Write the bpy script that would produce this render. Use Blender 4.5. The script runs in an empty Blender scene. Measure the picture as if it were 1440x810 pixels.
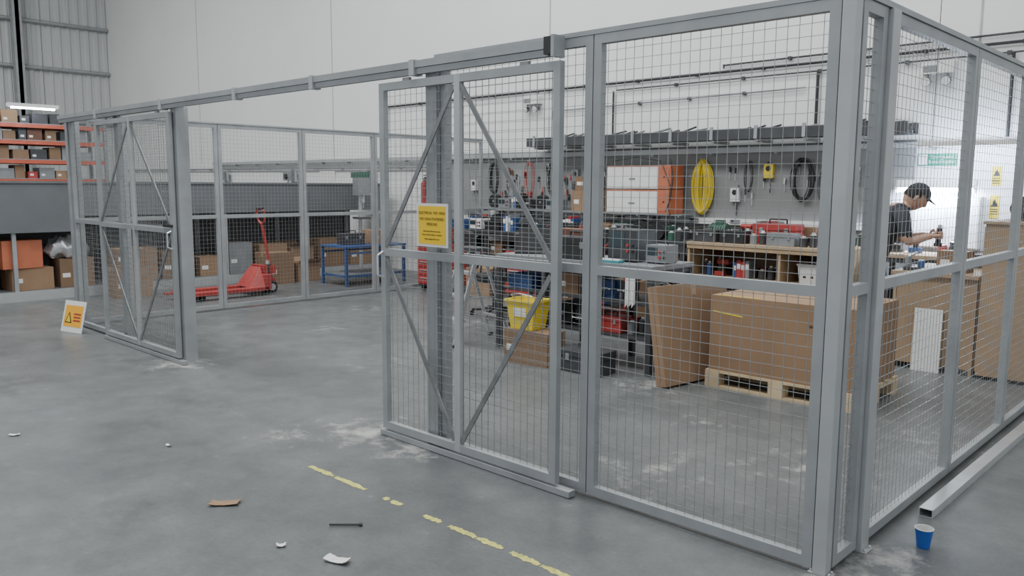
import bpy, bmesh, math, random
from mathutils import Vector, Matrix
random.seed(7)
C = bpy.context
D = bpy.data
def link(o):
    C.scene.collection.objects.link(o); return o

# ------------------------------------------------------------ materials
MATS = {}
def mat(name, col, rough=0.5, metal=0.0, var=0.12, scale=6.0, emit=None, estr=0, spec=0.5):
    if name in MATS: return MATS[name]
    m = D.materials.new(name); m.use_nodes = True
    nt = m.node_tree; n = nt.nodes; l = nt.links
    b = n['Principled BSDF']
    b.inputs['Roughness'].default_value = rough
    b.inputs['Metallic'].default_value = metal
    b.inputs['Specular IOR Level'].default_value = spec
    tc = n.new('ShaderNodeTexCoord')
    no = n.new('ShaderNodeTexNoise'); no.inputs['Scale'].default_value = scale; no.inputs['Detail'].default_value = 5
    l.new(tc.outputs['Object'], no.inputs['Vector'])
    r = n.new('ShaderNodeValToRGB')
    r.color_ramp.elements[0].position = 0.3; r.color_ramp.elements[1].position = 0.7
    r.color_ramp.elements[0].color = (*[max(0, c*(1-var)) for c in col], 1)
    r.color_ramp.elements[1].color = (*[min(1, c*(1+var)) for c in col], 1)
    l.new(no.outputs['Fac'], r.inputs['Fac'])
    l.new(r.outputs['Color'], b.inputs['Base Color'])
    if emit:
        b.inputs['Emission Color'].default_value = (*emit, 1); b.inputs['Emission Strength'].default_value = estr
    MATS[name] = m
    return m
STEEL = mat('painted_grey_steel', (0.33,0.345,0.355), 0.42, 0.25, 0.10, 5)
STEEL_L = mat('light_grey_steel', (0.43,0.445,0.45), 0.38, 0.3, 0.08, 5)
WIRE = mat('galvanised_wire', (0.32,0.33,0.33), 0.4, 0.5, 0.1, 20)
BRACE = mat('brace_steel', (0.20,0.205,0.21), 0.5, 0.3, 0.2, 12)
ALU = mat('aluminium', (0.66,0.67,0.68), 0.32, 0.7, 0.06, 10)
CARD = mat('cardboard', (0.27,0.17,0.10), 0.85, 0, 0.10, 3)
CARD_D = mat('cardboard_dark', (0.20,0.125,0.075), 0.85, 0, 0.12, 3)
TAPE = mat('packing_tape', (0.36,0.25,0.15), 0.35, 0, 0.05)
PINE = mat('pine_wood', (0.55,0.43,0.27), 0.7, 0, 0.15, 8)
PLY = mat('birch_ply', (0.42,0.30,0.18), 0.55, 0, 0.10, 4)
OAK = mat('desk_laminate', (0.33,0.225,0.135), 0.45, 0, 0.12, 3)
BLACK = mat('black_plastic', (0.02,0.02,0.022), 0.45, 0, 0.2)
DARK = mat('dark_grey_metal', (0.06,0.062,0.066), 0.5, 0.3, 0.2)
GREYP = mat('grey_plastic', (0.20,0.21,0.22), 0.5)
WHITE = mat('white_plastic', (0.72,0.72,0.70), 0.5, 0, 0.04)
RED = mat('red_paint', (0.36,0.04,0.035), 0.45, 0, 0.15)
ORANGE = mat('orange_paint', (0.46,0.14,0.07), 0.5, 0, 0.12)
BLUE = mat('blue_paint', (0.035,0.08,0.22), 0.45, 0, 0.15)
GREEN = mat('green_paint', (0.035,0.10,0.07), 0.5, 0, 0.2)
TEAL = mat('teal_plastic', (0.03,0.26,0.30), 0.5)
YELLOW = mat('yellow_plastic', (0.74,0.57,0.04), 0.45, 0, 0.05)
YPAINT = mat('yellow_floor_paint', (0.52,0.51,0.14), 0.7, 0, 0.3, 30)
PAPER = mat('white_paper', (0.70,0.70,0.67), 0.8, 0, 0.05)
BENCHG = mat('grey_bench_panel', (0.13,0.14,0.148), 0.5, 0.1, 0.10, 2)
BROWN = mat('brown_leather', (0.12,0.05,0.03), 0.6)
SKIN = mat('skin', (0.50,0.29,0.20), 0.55, 0, 0.06)
SHIRT = mat('dark_tshirt', (0.032,0.034,0.042), 0.9, 0, 0.2, 15)
TROUS = mat('dark_trousers', (0.022,0.024,0.032), 0.9, 0, 0.2, 15)
HAIR = mat('dark_hair', (0.012,0.010,0.009), 0.8, 0, 0.3, 40)
RUBBER = mat('black_rubber', (0.012,0.012,0.012), 0.7)
SCREEN = mat('screen_glass', (0.03,0.05,0.06), 0.12)
LAMP = mat('fluorescent_tube', (1,1,1), 0.5, 0, 0, 1, (0.78,0.87,1.0), 60)

# ------------------------------------------------------------ mesh builder
class B:
    def __init__(s): s.v=[]; s.f=[]; s.m=[]; s.mats=[]
    def mi(s, m):
        if m not in s.mats: s.mats.append(m)
        return s.mats.index(m)
    def add(s, vs, fs, m):
        o=len(s.v); s.v += [tuple(v) for v in vs]; i=s.mi(m)
        for f in fs: s.f.append(tuple(a+o for a in f)); s.m.append(i)
    def box(s, x0,y0,z0,x1,y1,z1,m, R=None, c=None):
        x0,x1=min(x0,x1),max(x0,x1); y0,y1=min(y0,y1),max(y0,y1); z0,z1=min(z0,z1),max(z0,z1)
        vs=[Vector(p) for p in [(x0,y0,z0),(x1,y0,z0),(x1,y1,z0),(x0,y1,z0),(x0,y0,z1),(x1,y0,z1),(x1,y1,z1),(x0,y1,z1)]]
        if R is not None:
            c=Vector(c); vs=[R@(v-c)+c for v in vs]
        s.add(vs,[(0,3,2,1),(4,5,6,7),(0,1,5,4),(1,2,6,5),(2,3,7,6),(3,0,4,7)],m)
    def frame(s,p,q,up=(0,0,1)):
        p=Vector(p);q=Vector(q);d=(q-p).normalized();u=Vector(up)
        if abs(d.dot(u))>0.98: u=Vector((1,0,0)) if abs(d.x)<0.9 else Vector((0,1,0))
        a=d.cross(u).normalized(); b=a.cross(d).normalized()
        return p,q,a,b
    def bar(s,p,q,w,h,m,up=(0,0,1)):
        p,q,a,b=s.frame(p,q,up)
        vs=[]
        for e in (p,q):
            for (i,j) in ((-1,-1),(1,-1),(1,1),(-1,1)): vs.append(e+a*i*w/2+b*j*h/2)
        s.add(vs,[(3,2,1,0),(4,5,6,7),(0,1,5,4),(1,2,6,5),(2,3,7,6),(3,0,4,7)],m)
    def cyl(s,p,q,r,m,n=12,r2=None,caps=True):
        r2=r if r2 is None else r2
        p,q,a,b=s.frame(p,q)
        vs=[]
        for e,rr in ((p,r),(q,r2)):
            for k in range(n):
                t=2*math.pi*(k+.5)/n; vs.append(e+a*rr*math.cos(t)+b*rr*math.sin(t))
        fs=[(k,(k+1)%n,n+(k+1)%n,n+k) for k in range(n)]
        if caps: fs+=[tuple(range(n-1,-1,-1)),tuple(range(n,2*n))]
        s.add(vs,fs,m)
    def ball(s,c,r,m,seg=14,rings=9):
        c=Vector(c); rx,ry,rz=(r if hasattr(r,'__len__') else (r,r,r))
        vs=[c+Vector((0,0,rz))]
        for i in range(1,rings):
            ph=math.pi*i/rings
            for k in range(seg):
                t=2*math.pi*k/seg; vs.append(c+Vector((rx*math.sin(ph)*math.cos(t),ry*math.sin(ph)*math.sin(t),rz*math.cos(ph))))
        vs.append(c-Vector((0,0,rz))); L=len(vs)-1; fs=[]
        for k in range(seg): fs.append((0,1+k,1+(k+1)%seg))
        for i in range(rings-2):
            for k in range(seg):
                a=1+i*seg+k;b=1+i*seg+(k+1)%seg; fs.append((a,a+seg,b+seg,b))
        for k in range(seg):
            a=1+(rings-2)*seg+k;b=1+(rings-2)*seg+(k+1)%seg; fs.append((a,L,b))
        s.add(vs,fs,m)
    def ring(s,c,R,r,m,n=20,rx=None):
        c=Vector(c); rx=R if rx is None else rx; pts=[]
        for k in range(n):
            t=2*math.pi*k/n
            pts.append(c+Vector((rx*math.cos(t),0,R*math.sin(t))))
        for k in range(n): s.cyl(pts[k],pts[(k+1)%n],r,m,6)
    def tube(s,pts,r,m,n=6):
        for a,b in zip(pts[:-1],pts[1:]): s.cyl(a,b,r,m,n)
    def poly(s,pts,m): s.add(pts,[tuple(range(len(pts)))],m)
    def tub(s,w0,d0,w1,d1,z0,z1,t,m):
        def rect(w,d,z): return [(-w/2,-d/2,z),(w/2,-d/2,z),(w/2,d/2,z),(-w/2,d/2,z)]
        vs=rect(w0,d0,z0)+rect(w1,d1,z1)+rect(w1-2*t,d1-2*t,z1)+rect(w0-2*t,d0-2*t,z0+t)
        fs=[(3,2,1,0)]
        for k in range(4):
            j=(k+1)%4; fs+=[(k,j,4+j,4+k),(4+k,4+j,8+j,8+k),(8+k,8+j,12+j,12+k)]
        fs.append((12,13,14,15)); s.add(vs,fs,m)
    def finish(s,name,loc=(0,0,0),rz=0,bevel=0,parent=None,smooth=False,rot=None):
        me=D.meshes.new(name); me.from_pydata(s.v,[],s.f)
        for m in s.mats: me.materials.append(m)
        for p,i in zip(me.polygons,s.m): p.material_index=i; p.use_smooth=smooth
        me.update()
        o=D.objects.new(name,me); o.location=loc; o.rotation_euler=rot if rot else (0,0,rz)
        link(o)
        if bevel:
            md=o.modifiers.new('bevel','BEVEL'); md.width=bevel; md.segments=2; md.limit_method='ANGLE'
        if parent: o.parent=parent
        return o
def text(body,size,m,loc,rot,parent,name):
    cu=D.curves.new(name,'FONT'); cu.body=body; cu.size=size; cu.align_x='CENTER'; cu.align_y='CENTER'; cu.extrude=0.0004
    cu.materials.append(m); o=D.objects.new(name,cu); o.location=loc; o.rotation_euler=rot; link(o)
    if parent: o.parent=parent
    return o
def empty(name,loc=(0,0,0),rz=0):
    o=D.objects.new(name,None); o.location=loc; o.rotation_euler=(0,0,rz); link(o); return o

H=2.32; MID=1.18; XL=-8.48; YB=6.5; CZ=9.0; GT=2.205; JL=-5.78; JR=-2.41; XD=-2.83

# ------------------------------------------------------------ floor
def floor_material():
    m=D.materials.new('polished_concrete'); m.use_nodes=True; nt=m.node_tree; n=nt.nodes; l=nt.links
    b=n['Principled BSDF']; g=n.new('ShaderNodeNewGeometry')
    def noise(s,d=6,rough=.6):
        x=n.new('ShaderNodeTexNoise'); x.inputs['Scale'].default_value=s; x.inputs['Detail'].default_value=d; x.inputs['Roughness'].default_value=rough
        l.new(g.outputs['Position'],x.inputs['Vector']); return x.outputs['Fac']
    def ramp(f,a,c,p0=.3,p1=.7):
        r=n.new('ShaderNodeValToRGB'); r.color_ramp.elements[0].position=p0; r.color_ramp.elements[1].position=p1
        r.color_ramp.elements[0].color=(*a,1); r.color_ramp.elements[1].color=(*c,1); l.new(f,r.inputs['Fac']); return r.outputs['Color']
    def mix(f,a,c,mode='MIX'):
        x=n.new('ShaderNodeMix'); x.data_type='RGBA'; x.blend_type=mode
        if isinstance(f,float): x.inputs['Factor'].default_value=f
        else: l.new(f,x.inputs['Factor'])
        for k,v in ((6,a),(7,c)):
            if isinstance(v,tuple): x.inputs[k].default_value=(*v,1)
            else: l.new(v,x.inputs[k])
        return x.outputs[2]
    base=ramp(noise(.7),(0.098,0.103,0.106),(0.146,0.150,0.152))
    mid=ramp(noise(3.5,8,.7),(0.80,0.81,0.82),(1.12,1.12,1.11),.35,.65)
    c1=mix(1.0,base,mid,'MULTIPLY')
    fine=ramp(noise(45,4),(0.88,0.88,0.88),(1.08,1.08,1.08))
    c2=mix(1.0,c1,fine,'MULTIPLY')
    stain=ramp(noise(1.9,10,.75),(0,0,0),(.65,.65,.65),.57,.70)
    c3=mix(stain,c2,(0.062,0.062,0.062))
    fn=noise(7,8,.75)
    prev=None
    for (x,y,r,s) in [(JL,-.08,.42,.32),(-2.92,-.14,.5,.28),(-2.45,-.14,.40,.24),(.10,.0,.34,.30),(.12,.32,.30,.30),(-2.35,2.25,.5,.24),(-6.4,1.8,.5,.15),(-3.3,1.0,.6,.12),(-5.5,3.2,.7,.15),(-7.3,3.0,.6,.15),(-.6,1.2,.7,.15),(-1.2,.5,.7,.16),(-.3,2.2,.7,.15),(-3.3,-.5,.4,.18),(-1.5,1.6,.5,.12),(-4.5,1.2,.6,.11)]:
        v=n.new('ShaderNodeVectorMath'); v.operation='DISTANCE'; l.new(g.outputs['Position'],v.inputs[0]); v.inputs[1].default_value=(x,y,0)
        k=n.new('ShaderNodeMapRange'); l.new(v.outputs['Value'],k.inputs['Value']); k.inputs['From Min'].default_value=0; k.inputs['From Max'].default_value=r
        k.inputs['To Min'].default_value=s; k.inputs['To Max'].default_value=0
        if prev is None: prev=k.outputs[0]
        else:
            a=n.new('ShaderNodeMath'); a.operation='MAXIMUM'; l.new(prev,a.inputs[0]); l.new(k.outputs[0],a.inputs[1]); prev=a.outputs[0]
    a=n.new('ShaderNodeMath'); a.operation='ADD'; l.new(prev,a.inputs[0]); l.new(fn,a.inputs[1])
    dust=ramp(a.outputs[0],(0,0,0),(.85,.85,.85),.63,.84)
    c4=mix(dust,c3,(0.42,0.41,0.38))
    l.new(c4,b.inputs['Base Color'])
    rr=n.new('ShaderNodeMapRange'); l.new(noise(2.5,6),rr.inputs['Value']); rr.inputs['From Min'].default_value=.3; rr.inputs['From Max'].default_value=.7
    rr.inputs['To Min'].default_value=.28; rr.inputs['To Max'].default_value=.48; l.new(rr.outputs[0],b.inputs['Roughness'])
    b.inputs['Specular IOR Level'].default_value=.5
    return m
f=B(); FM=floor_material(); f.box(-25,-12,-.1,8,YB+.2,0,FM); f.finish('floor')
WALLM=mat('white_painted_cladding',(0.74,0.74,0.725),.6,0,.03,.6)
b=B(); b.box(-25,YB,0,8,YB+.2,CZ,WALLM); b.finish('wall_back')
JOINT=mat('panel_joint',(0.42,0.42,0.42),.7)
for i,x in enumerate([-18.8,-13.0,-7.2,-1.25,4.5]):
    b=B(); b.box(x-.010,YB-.008,2.1,x+.010,YB-.001,CZ,JOINT); b.finish('trim_%d'%(i+1))
CORR=mat('corrugated_cladding',(0.50,0.51,0.505),.5,.0,.05,.5)
b=B(); x0=-24.5; prof=[]
y=-12
while y<YB-.01:
    prof+= [(y,0),(y+.10,0),(y+.13,.035),(y+.22,.035)]; y+=.25
prof.append((YB,0))
vs=[];fs=[]
for (yy,d) in prof: vs+=[(x0+d,yy,0),(x0+d,yy,CZ)]
for k in range(len(prof)-1): fs.append((2*k,2*k+2,2*k+3,2*k+1))
b.add(vs,fs,CORR); b.box(x0-.15,-12,0,x0-.05,YB,CZ,CORR); b.finish('wall_left')
for z in (3.3,4.75,6.0):
    b=B(); b.cyl((x0+.12,-11.9,z),(x0+.12,YB-.02,z),.055,STEEL,10); b.finish('trim_cladding_rail')
b=B(); b.box(x0+.18,4.0,0,x0+.40,4.10,CZ,STEEL); b.box(x0+.18,3.94,0,x0+.20,4.16,CZ,STEEL); b.box(x0+.38,3.94,0,x0+.40,4.16,CZ,STEEL); b.finish('steel_column')
b=B(); b.box(-25,-12,CZ,8,YB+.2,CZ+.1,mat('ceiling_lining',(0.60,0.61,0.61),.8)); b.finish('ceiling')

# ------------------------------------------------------------ fence
def wires(b,p0,p1,z0,z1,sp=.05,r=.0015):
    p0=Vector((*p0,0));p1=Vector((*p1,0));L=(p1-p0).length;d=(p1-p0)/L
    nrm=Vector((-d.y,d.x,0))
    n=int(round(L/sp))
    for k in range(1,n):
        q=p0+d*(L*k/n); b.cyl((q.x,q.y,z0),(q.x,q.y,z1),r,WIRE,4,caps=False)
    n=int(round((z1-z0)/sp))
    for k in range(1,n):
        z=z0+(z1-z0)*k/n; a=p0+nrm*(2*r);c=p1+nrm*(2*r)
        b.cyl((a.x,a.y,z),(c.x,c.y,z),r,WIRE,4,caps=False)
def panel(name,p0,p1,z0=.02,z1=H,fw=.045,ft=.04,mid=True):
    b=B(); A=Vector((*p0,0));E=Vector((*p1,0));d=(E-A).normalized()
    for q in (A+d*fw/2,E-d*fw/2): b.bar((q.x,q.y,z0),(q.x,q.y,z1),ft,fw,STEEL,up=tuple(d))
    for z in ([z0+fw/2,z1-fw/2]+([MID] if mid else [])):
        a=A+d*fw;e=E-d*fw; b.bar((a.x,a.y,z),(e.x,e.y,z),ft,fw,STEEL)
    wires(b,(A+d*fw/2).xy,(E-d*fw/2).xy,z0+.03,z1-.03)
    return b.finish(name)
W=.003
panel('wire_mesh_panel',(-.04-W,0),(-1.24+W,0))
panel('wire_mesh_panel',(-1.24-W,0),(JR+.05+W,0))
panel('wire_mesh_panel',(JL-.05-W,0),(-7.15+W,0),z1=H-.03)
panel('wire_mesh_panel',(-7.15-W,0),(XL+.04+W,0),z1=H-.03)
def post(name,x,y,w,d,h=H,mt=STEEL):
    b=B(); b.box(x-w/2,y-d/2,0.008,x+w/2,y+d/2,h,mt); b.box(x-w/2-.02,y-d/2+.002,0,x+w/2+.02,y+d/2-.002,.008,mt)
    for sx in (-1,1):
        for sy in (-1,1): b.cyl((x+sx*(w/2+.01),y+sy*(d/2-.015),.008),(x+sx*(w/2+.01),y+sy*(d/2-.015),.018),.006,ALU,6)
    return b.finish(name,bevel=.003)
post('fence_post',-.008,0,.056,.06,H+.01,STEEL_L)
post('fence_post',JR,0.0,.095,.095,2.29)
post('fence_post',JL,0.0,.10,.11,2.25)
post('fence_post',XL,0,.07,.07,H)
post('fence_post',0,.35,.08,.085,H,STEEL_L)
panel('wire_mesh_panel',(0,.04+W),(0,.30-W))
ys=[.40,1.62,2.78,3.94,5.1,6.3]
for a,c in zip(ys[:-1],ys[1:]): panel('wire_mesh_panel',(0,a+W),(0,c-W))
b=B(); b.box(-.03,.0+.04,H+.002,.03,6.3,H+.025,STEEL); b.finish('fence_top_rail')
b=B(); b.box(JR,-.022,H+.002,-.04,.022,H+.025,STEEL); b.finish('fence_top_rail')
ys=[.05,.55,1.70,2.90,4.10,5.30,6.3]
for a,c in zip(ys[:-1],ys[1:]): panel('wire_mesh_panel',(XL,a+W),(XL,c-W))
b=B(); b.box(XL-.03,.04,H+.002,XL+.03,6.3,H+.02,STEEL); b.finish('fence_top_rail')

b=B(); yt=-.085
b.box(XL,yt-.028,2.268,-1.42,yt+.028,2.308,STEEL)
b.box(XL,yt-.018,2.232,-1.46,yt+.018,2.266,STEEL)
b.box(XL+.05,yt+.03,2.296,JR-.06,.0,2.304,STEEL)
for x in (-2.50,-3.55,-4.6,-5.9,-7.4):
    b.box(x-.022,yt-.034,2.225,x+.022,yt+.034,2.315,STEEL_L)
b.box(-1.475,yt-.036,2.24,-1.425,yt+.036,2.325,BLACK); b.box(-1.425,yt-.04,2.225,-1.405,yt+.045,2.33,STEEL)
b.finish('gate_track_rail')

def gate(name,xa,xb,ztop,xm,flip=False):
    b=B(); y=-.085; z0=.05; fw=.045; ft=.035
    for x in (xa-fw/2,xb+fw/2,xm): b.bar((x,y,z0),(x,y,ztop),ft,fw,STEEL_L if x==xm else STEEL,up=(1,0,0))
    for z in (z0+fw/2,MID,ztop-fw/2):
        b.bar((xa-fw,y,z),(xm+fw/2,y,z),ft,fw,STEEL); b.bar((xm-fw/2,y,z),(xb+fw,y,z),ft,fw,STEEL)
    wires(b,(xa-fw/2,y+.01),(xb+fw/2,y+.01),z0+.03,ztop-.03)
    e=.05
    for (x1,x2) in ((xa-e,xm+.03),(xb+e,xm-.03)):
        b.bar((x2,y-.01,ztop-.06),(x1,y-.01,MID+.04),.028,.01,BRACE,up=(0,1,0))
        b.bar((x1,y-.01,MID-.04),(x2,y-.01,z0+.06),.028,.01,BRACE,up=(0,1,0))
    for x in (xa-.25,xb+.25): b.box(x-.03,y-.01,ztop-.002,x+.03,y+.01,2.224,STEEL)
    b.box(xa+.10,y-.025,.004,xb-.02,y+.025,.036,STEEL)
    hx=xb+.022 if not flip else xa-.022
    b.tube([(hx,y-.018,MID-.16),(hx,y-.06,MID-.14),(hx,y-.06,MID-.02),(hx,y-.018,MID)],.007,ALU)
    if flip: b.box(hx-.15,y-.03,MID+.03,hx+.03,y-.018,MID+.055,BLACK)
    return b.finish(name)
gate('sliding_mesh_gate',-1.38,XD,GT,-2.13)
gate('sliding_mesh_gate',JL,-7.47,GT,-6.63,True)

def sign_gate():
    e=empty('warning_sign',(-2.31,-.128,1.365))
    b=B(); b.box(-.135,-.002,-.125,.135,.002,.125,WHITE); b.box(-.120,-.0032,-.110,.120,-.0021,.110,mat('sign_yellow',(0.85,0.55,0.01),.4,0,.03)); b.finish('plate',parent=e)
    R=(math.pi/2,0,0)
    for i,(t,z,s) in enumerate([('ELECTRICAL TEST AREA',.07,.0215),('NO UNAUTHORISED',.035,.0225),('PERSONS',.005,.0225),('Authorised staff only may enter',-.035,.012),('this area while testing is in progress',-.055,.012),('Isolate supply before entry',-.08,.012)]):
        text(t,s,BLACK,(0,-.0038,z),R,e,'lettering_%d'%i)
sign_gate()
e=empty('warning_board',(-8.08,-.235,0.002)); e.rotation_euler=(math.radians(-14),0,math.radians(14))
b=B(); b.box(-.18,-.004,0,.18,.004,.34,WHITE); b.box(-.15,-.006,.06,.155,-.0045,.29,mat('sign_amber',(0.85,0.42,0.03),.4,0,.03))
b.poly([(-.13,-.0075,.10),(-.01,-.0075,.10),(-.07,-.0075,.22)],BLACK); b.poly([(-.11,-.0085,.11),(-.03,-.0085,.11),(-.07,-.0085,.195)],YELLOW)
for z in (.12,.155,.19): b.box(.01,-.0075,z,.13,-.0065,z+.018,RED)
b.finish('plate',parent=e)

# ------------------------------------------------------------ floor items
b=B(); y=-.76
segs=[(-2.65,-2.42),(-2.40,-2.13),(-1.97,-1.93),(-1.91,-1.83),(-1.65,-1.53),(-1.47,-1.29),(-1.28,-1.12),(-1.07,-.90),(-.89,-.72),(-.70,-.5)]
for (a,c) in segs:
    n=14; top=[];bot=[]
    for k in range(n+1):
        xx=a+(c-a)*k/n; sh=math.sin(math.pi*min(max(k/n,.10),.90))**.25
        top.append((xx,y+.022*sh+random.uniform(-.009,.003),.0012)); bot.append((xx,y-.022*sh+random.uniform(-.003,.009),.0012))
    for k in range(n): b.poly([bot[k],bot[k+1],top[k+1],top[k]],YPAINT)
b.finish('yellow_floor_marking')
def scrap(name,loc,w,d,m,rz,curl=.01):
    b=B(); n=8; th=.003
    P=[]
    for i in range(n+1):
        for j in range(4):
            u=i/n-.5;v=j/3-.5
            jag=random.uniform(-.06,.06)
            P.append(((u+ (jag if i in (0,n) else 0))*w,(v+(jag if j in (0,3) else 0))*d,.003+curl*(4*u*u)+curl*.4*random.random()))
    top=[(x,y,z+th) for x,y,z in P]
    fs=[]
    for i in range(n):
        for j in range(3):
            a=i*4+j; fs.append((a,a+4,a+5,a+1))
    b.add(top,fs,m); b.add(P,[t[::-1] for t in fs],m)
    return b.finish(name,loc,rz)
scrap('cardboard_scrap',(-2.47,-1.37,0),.15,.06,CARD,math.radians(50),.008)
scrap('crumpled_paper',(-1.54,-1.34,0),.11,.05,PAPER,.4,.01)
scrap('crumpled_paper',(-1.84,-1.43,0),.04,.03,PAPER,1,.006)
scrap('crumpled_paper',(-4.47,-1.76,0),.06,.03,PAPER,1,.006)
scrap('crumpled_paper',(-3.57,-1.17,0),.04,.02,PAPER,.2,.006)
b=B(); b.cyl((-.07,0,.006),(.07,.01,.006),.005,DARK,8); b.cyl((.07,.01,.006),(.085,.012,.006),.008,DARK,8); b.finish('loose_bolt',(-1.82,-1.11,.002),math.radians(40))
b=B(); n=24
b.cyl((0,0,0),(0,0,.088),.027,mat('blue_cup',(0.02,0.10,0.42),.4,0,.05),n,.038,caps=False)
b.cyl((0,0,.004),(0,0,.0881),.026,WHITE,n,.0365,caps=False); b.cyl((0,0,.002),(0,0,.005),.026,WHITE,n)
for k in range(n):
    a=2*math.pi*k/n; c=2*math.pi*(k+1)/n
    b.cyl((.038*math.cos(a),.038*math.sin(a),.088),(.038*math.cos(c),.038*math.sin(c),.088),.0025,WHITE,6)
b.finish('paper_cup',(.215,.57,0.001),smooth=True)
b=B(); b.box(-.032,0,0,.032,3.9,.004,ALU); b.box(-.032,0,.004,-.028,3.9,.040,ALU); b.box(.028,0,.004,.032,3.9,.040,ALU); b.box(-.032,0,.040,.032,3.9,.043,ALU)
b.finish('aluminium_channel',(.115,.93,.001),math.radians(-.3))

# ------------------------------------------------------------ generic objects
def carton(loc,w,d,h,rz=0,m=CARD,openf=False,name='cardboard_box',label=True):
    b=B(); t=.006
    if openf:
        b.tub(w,d,w,d,0,h,t,m)
        for s in (-1,1):
            b.add([(-w/2+.01,s*d/2,h),(w/2-.01,s*d/2,h),(w/2-.01,s*(d/2+.08),h+.07),(-w/2+.01,s*(d/2+.08),h+.07)],[(0,1,2,3)],m)
    else:
        b.box(-w/2,-d/2,0,w/2,d/2,h,m)
        b.box(-w/2-.001,-.025,h-.06,w/2+.001,.025,h+.001,TAPE)
        b.box(-w/2+.002,-.0015,h,w/2-.002,.0015,h+.002,CARD_D)
        if label: b.box(-w/2+.03,-d/2-.001,h*.35,-w/2+.03+min(.10,w*.3),-d/2,h*.35+min(.06,h*.25),PAPER)
    return b.finish(name,loc,rz)
def toolbox(loc,m,rz=0,s=1):
    b=B(); b.box(-.22*s,-.11*s,0,.22*s,.11*s,.13*s,m); b.box(-.225*s,-.115*s,.133*s,.225*s,.115*s,.20*s,m)
    b.tube([(-.09*s,0,.20*s),(-.09*s,0,.245*s),(.09*s,0,.245*s),(.09*s,0,.20*s)],.01*s,BLACK)
    for x in (-.13,.13): b.box((x-.02)*s,-.122*s,.10*s,(x+.02)*s,-.11*s,.16*s,GREYP)
    return b.finish('toolbox',loc,rz,bevel=.006)
def bin_(loc,m,rz=0,s=1):
    b=B(); w=.10*s;d=.16*s;h=.08*s;t=.003
    b.box(-w/2,-d/2,0,w/2,d/2,t,m); b.box(-w/2,d/2-t,0,w/2,d/2,h,m); b.box(-w/2,-d/2,0,w/2,-d/2+t,h*.5,m)
    for sx in (-1,1):
        x=sx*(w/2-t/2); b.add([(x,-d/2,0),(x,d/2,0),(x,d/2,h),(x,-d/4,h),(x,-d/2,h*.5)],[(0,1,2,3,4)],m)
    b.box(-w*.35,-d*.3,t,w*.35,d*.3,h*.35,DARK)
    return b.finish('parts_bin',loc,rz)
def can(loc,m,r=.033,h=.19,name='spray_can'):
    b=B(); b.cyl((0,0,0),(0,0,h*.82),r,m,16); b.cyl((0,0,h*.82),(0,0,h*.9),r,ALU,16,r*.5); b.cyl((0,0,h*.88),(0,0,h),r*.45,WHITE,10)
    return b.finish(name,loc)
def drill(loc,m,rz=0):
    b=B(); b.cyl((-.09,0,.17),(.05,0,.17),.032,m,12); b.cyl((.05,0,.17),(.10,0,.17),.024,BLACK,12,.014); b.cyl((.10,0,.17),(.13,0,.17),.004,ALU,6)
    b.bar((-.05,0,.16),(-.065,0,.05),.035,.045,BLACK,up=(1,0,0)); b.box(-.12,-.035,0,.0,.035,.055,m); b.box(-.03,-.008,.10,-.015,.008,.135,BLACK)
    return b.finish('power_drill',loc,rz,bevel=.004)
def meter(loc,m,rz=0,w=.26,d=.22,h=.16):
    b=B(); b.box(-w/2,-d/2,.01,w/2,d/2,h,m); b.box(-w/2+.015,-d/2-.003,h*.45,w*.1,-d/2,h-.02,SCREEN)
    for i in range(2):
        for j in range(2): b.cyl((w*.22+i*.05,-d/2-.015,h*.35+j*.05),(w*.22+i*.05,-d/2,h*.35+j*.05),.013,BLACK if i else RED,10)
    for sx in (-1,1):
        for sy in (-1,1): b.cyl((sx*w*.4,sy*d*.4,0),(sx*w*.4,sy*d*.4,.01),.012,BLACK,8)
    b.tube([(-w*.3,0,h),(-w*.3,0,h+.03),(w*.3,0,h+.03),(w*.3,0,h)],.007,BLACK)
    return b.finish('test_meter',loc,rz,bevel=.004)
def vice(loc,m,rz=0):
    b=B(); b.cyl((0,0,0),(0,0,.03),.07,m,16); b.box(-.05,-.05,.03,.05,.05,.09,m); b.box(-.06,.0,.09,.06,.05,.16,m); b.box(-.06,-.07,.06,.06,-.03,.16,m)
    b.cyl((0,-.11,.09),(0,-.03,.09),.012,ALU,10); b.cyl((-.06,-.105,.09),(.06,-.105,.09),.006,ALU,8); b.ball((-.06,-.105,.09),.01,ALU); b.ball((.06,-.105,.09),.01,ALU)
    return b.finish('bench_vice',loc,rz,bevel=.003)
def reel(loc,m,r=.12,w=.1,rz=0):
    b=B()
    for y in (-w/2,w/2): b.cyl((0,y-.005,r),(0,y+.005,r),r,BLACK,24)
    b.cyl((0,-w/2,r),(0,w/2,r),r*.75,m,24); b.cyl((0,-w/2-.012,r),(0,w/2+.012,r),.02,GREYP,12)
    return b.finish('cable_reel',loc,rz)
def crate(loc,m,w=.36,d=.26,h=.18,rz=0,fill=DARK,name='plastic_crate'):
    b=B(); b.tub(w*.9,d*.9,w,d,0,h,.005,m); b.box(-w/2-.008,-d/2-.008,h-.02,w/2+.008,-d/2,h,m); b.box(-w/2-.008,d/2,h-.02,w/2+.008,d/2+.008,h,m)
    for k in range(4): b.box(-w*.35+k*w*.2,-d*.47,h*.3,-w*.35+k*w*.2+w*.08,-d*.455,h*.6,BLACK)
    for k in range(4): b.cyl((-w*.3+k*w*.2,-d*.2,h*.3),(-w*.25+k*w*.18,d*.25,h*.85),.02,fill,8)
    return b.finish(name,loc,rz)
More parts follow.
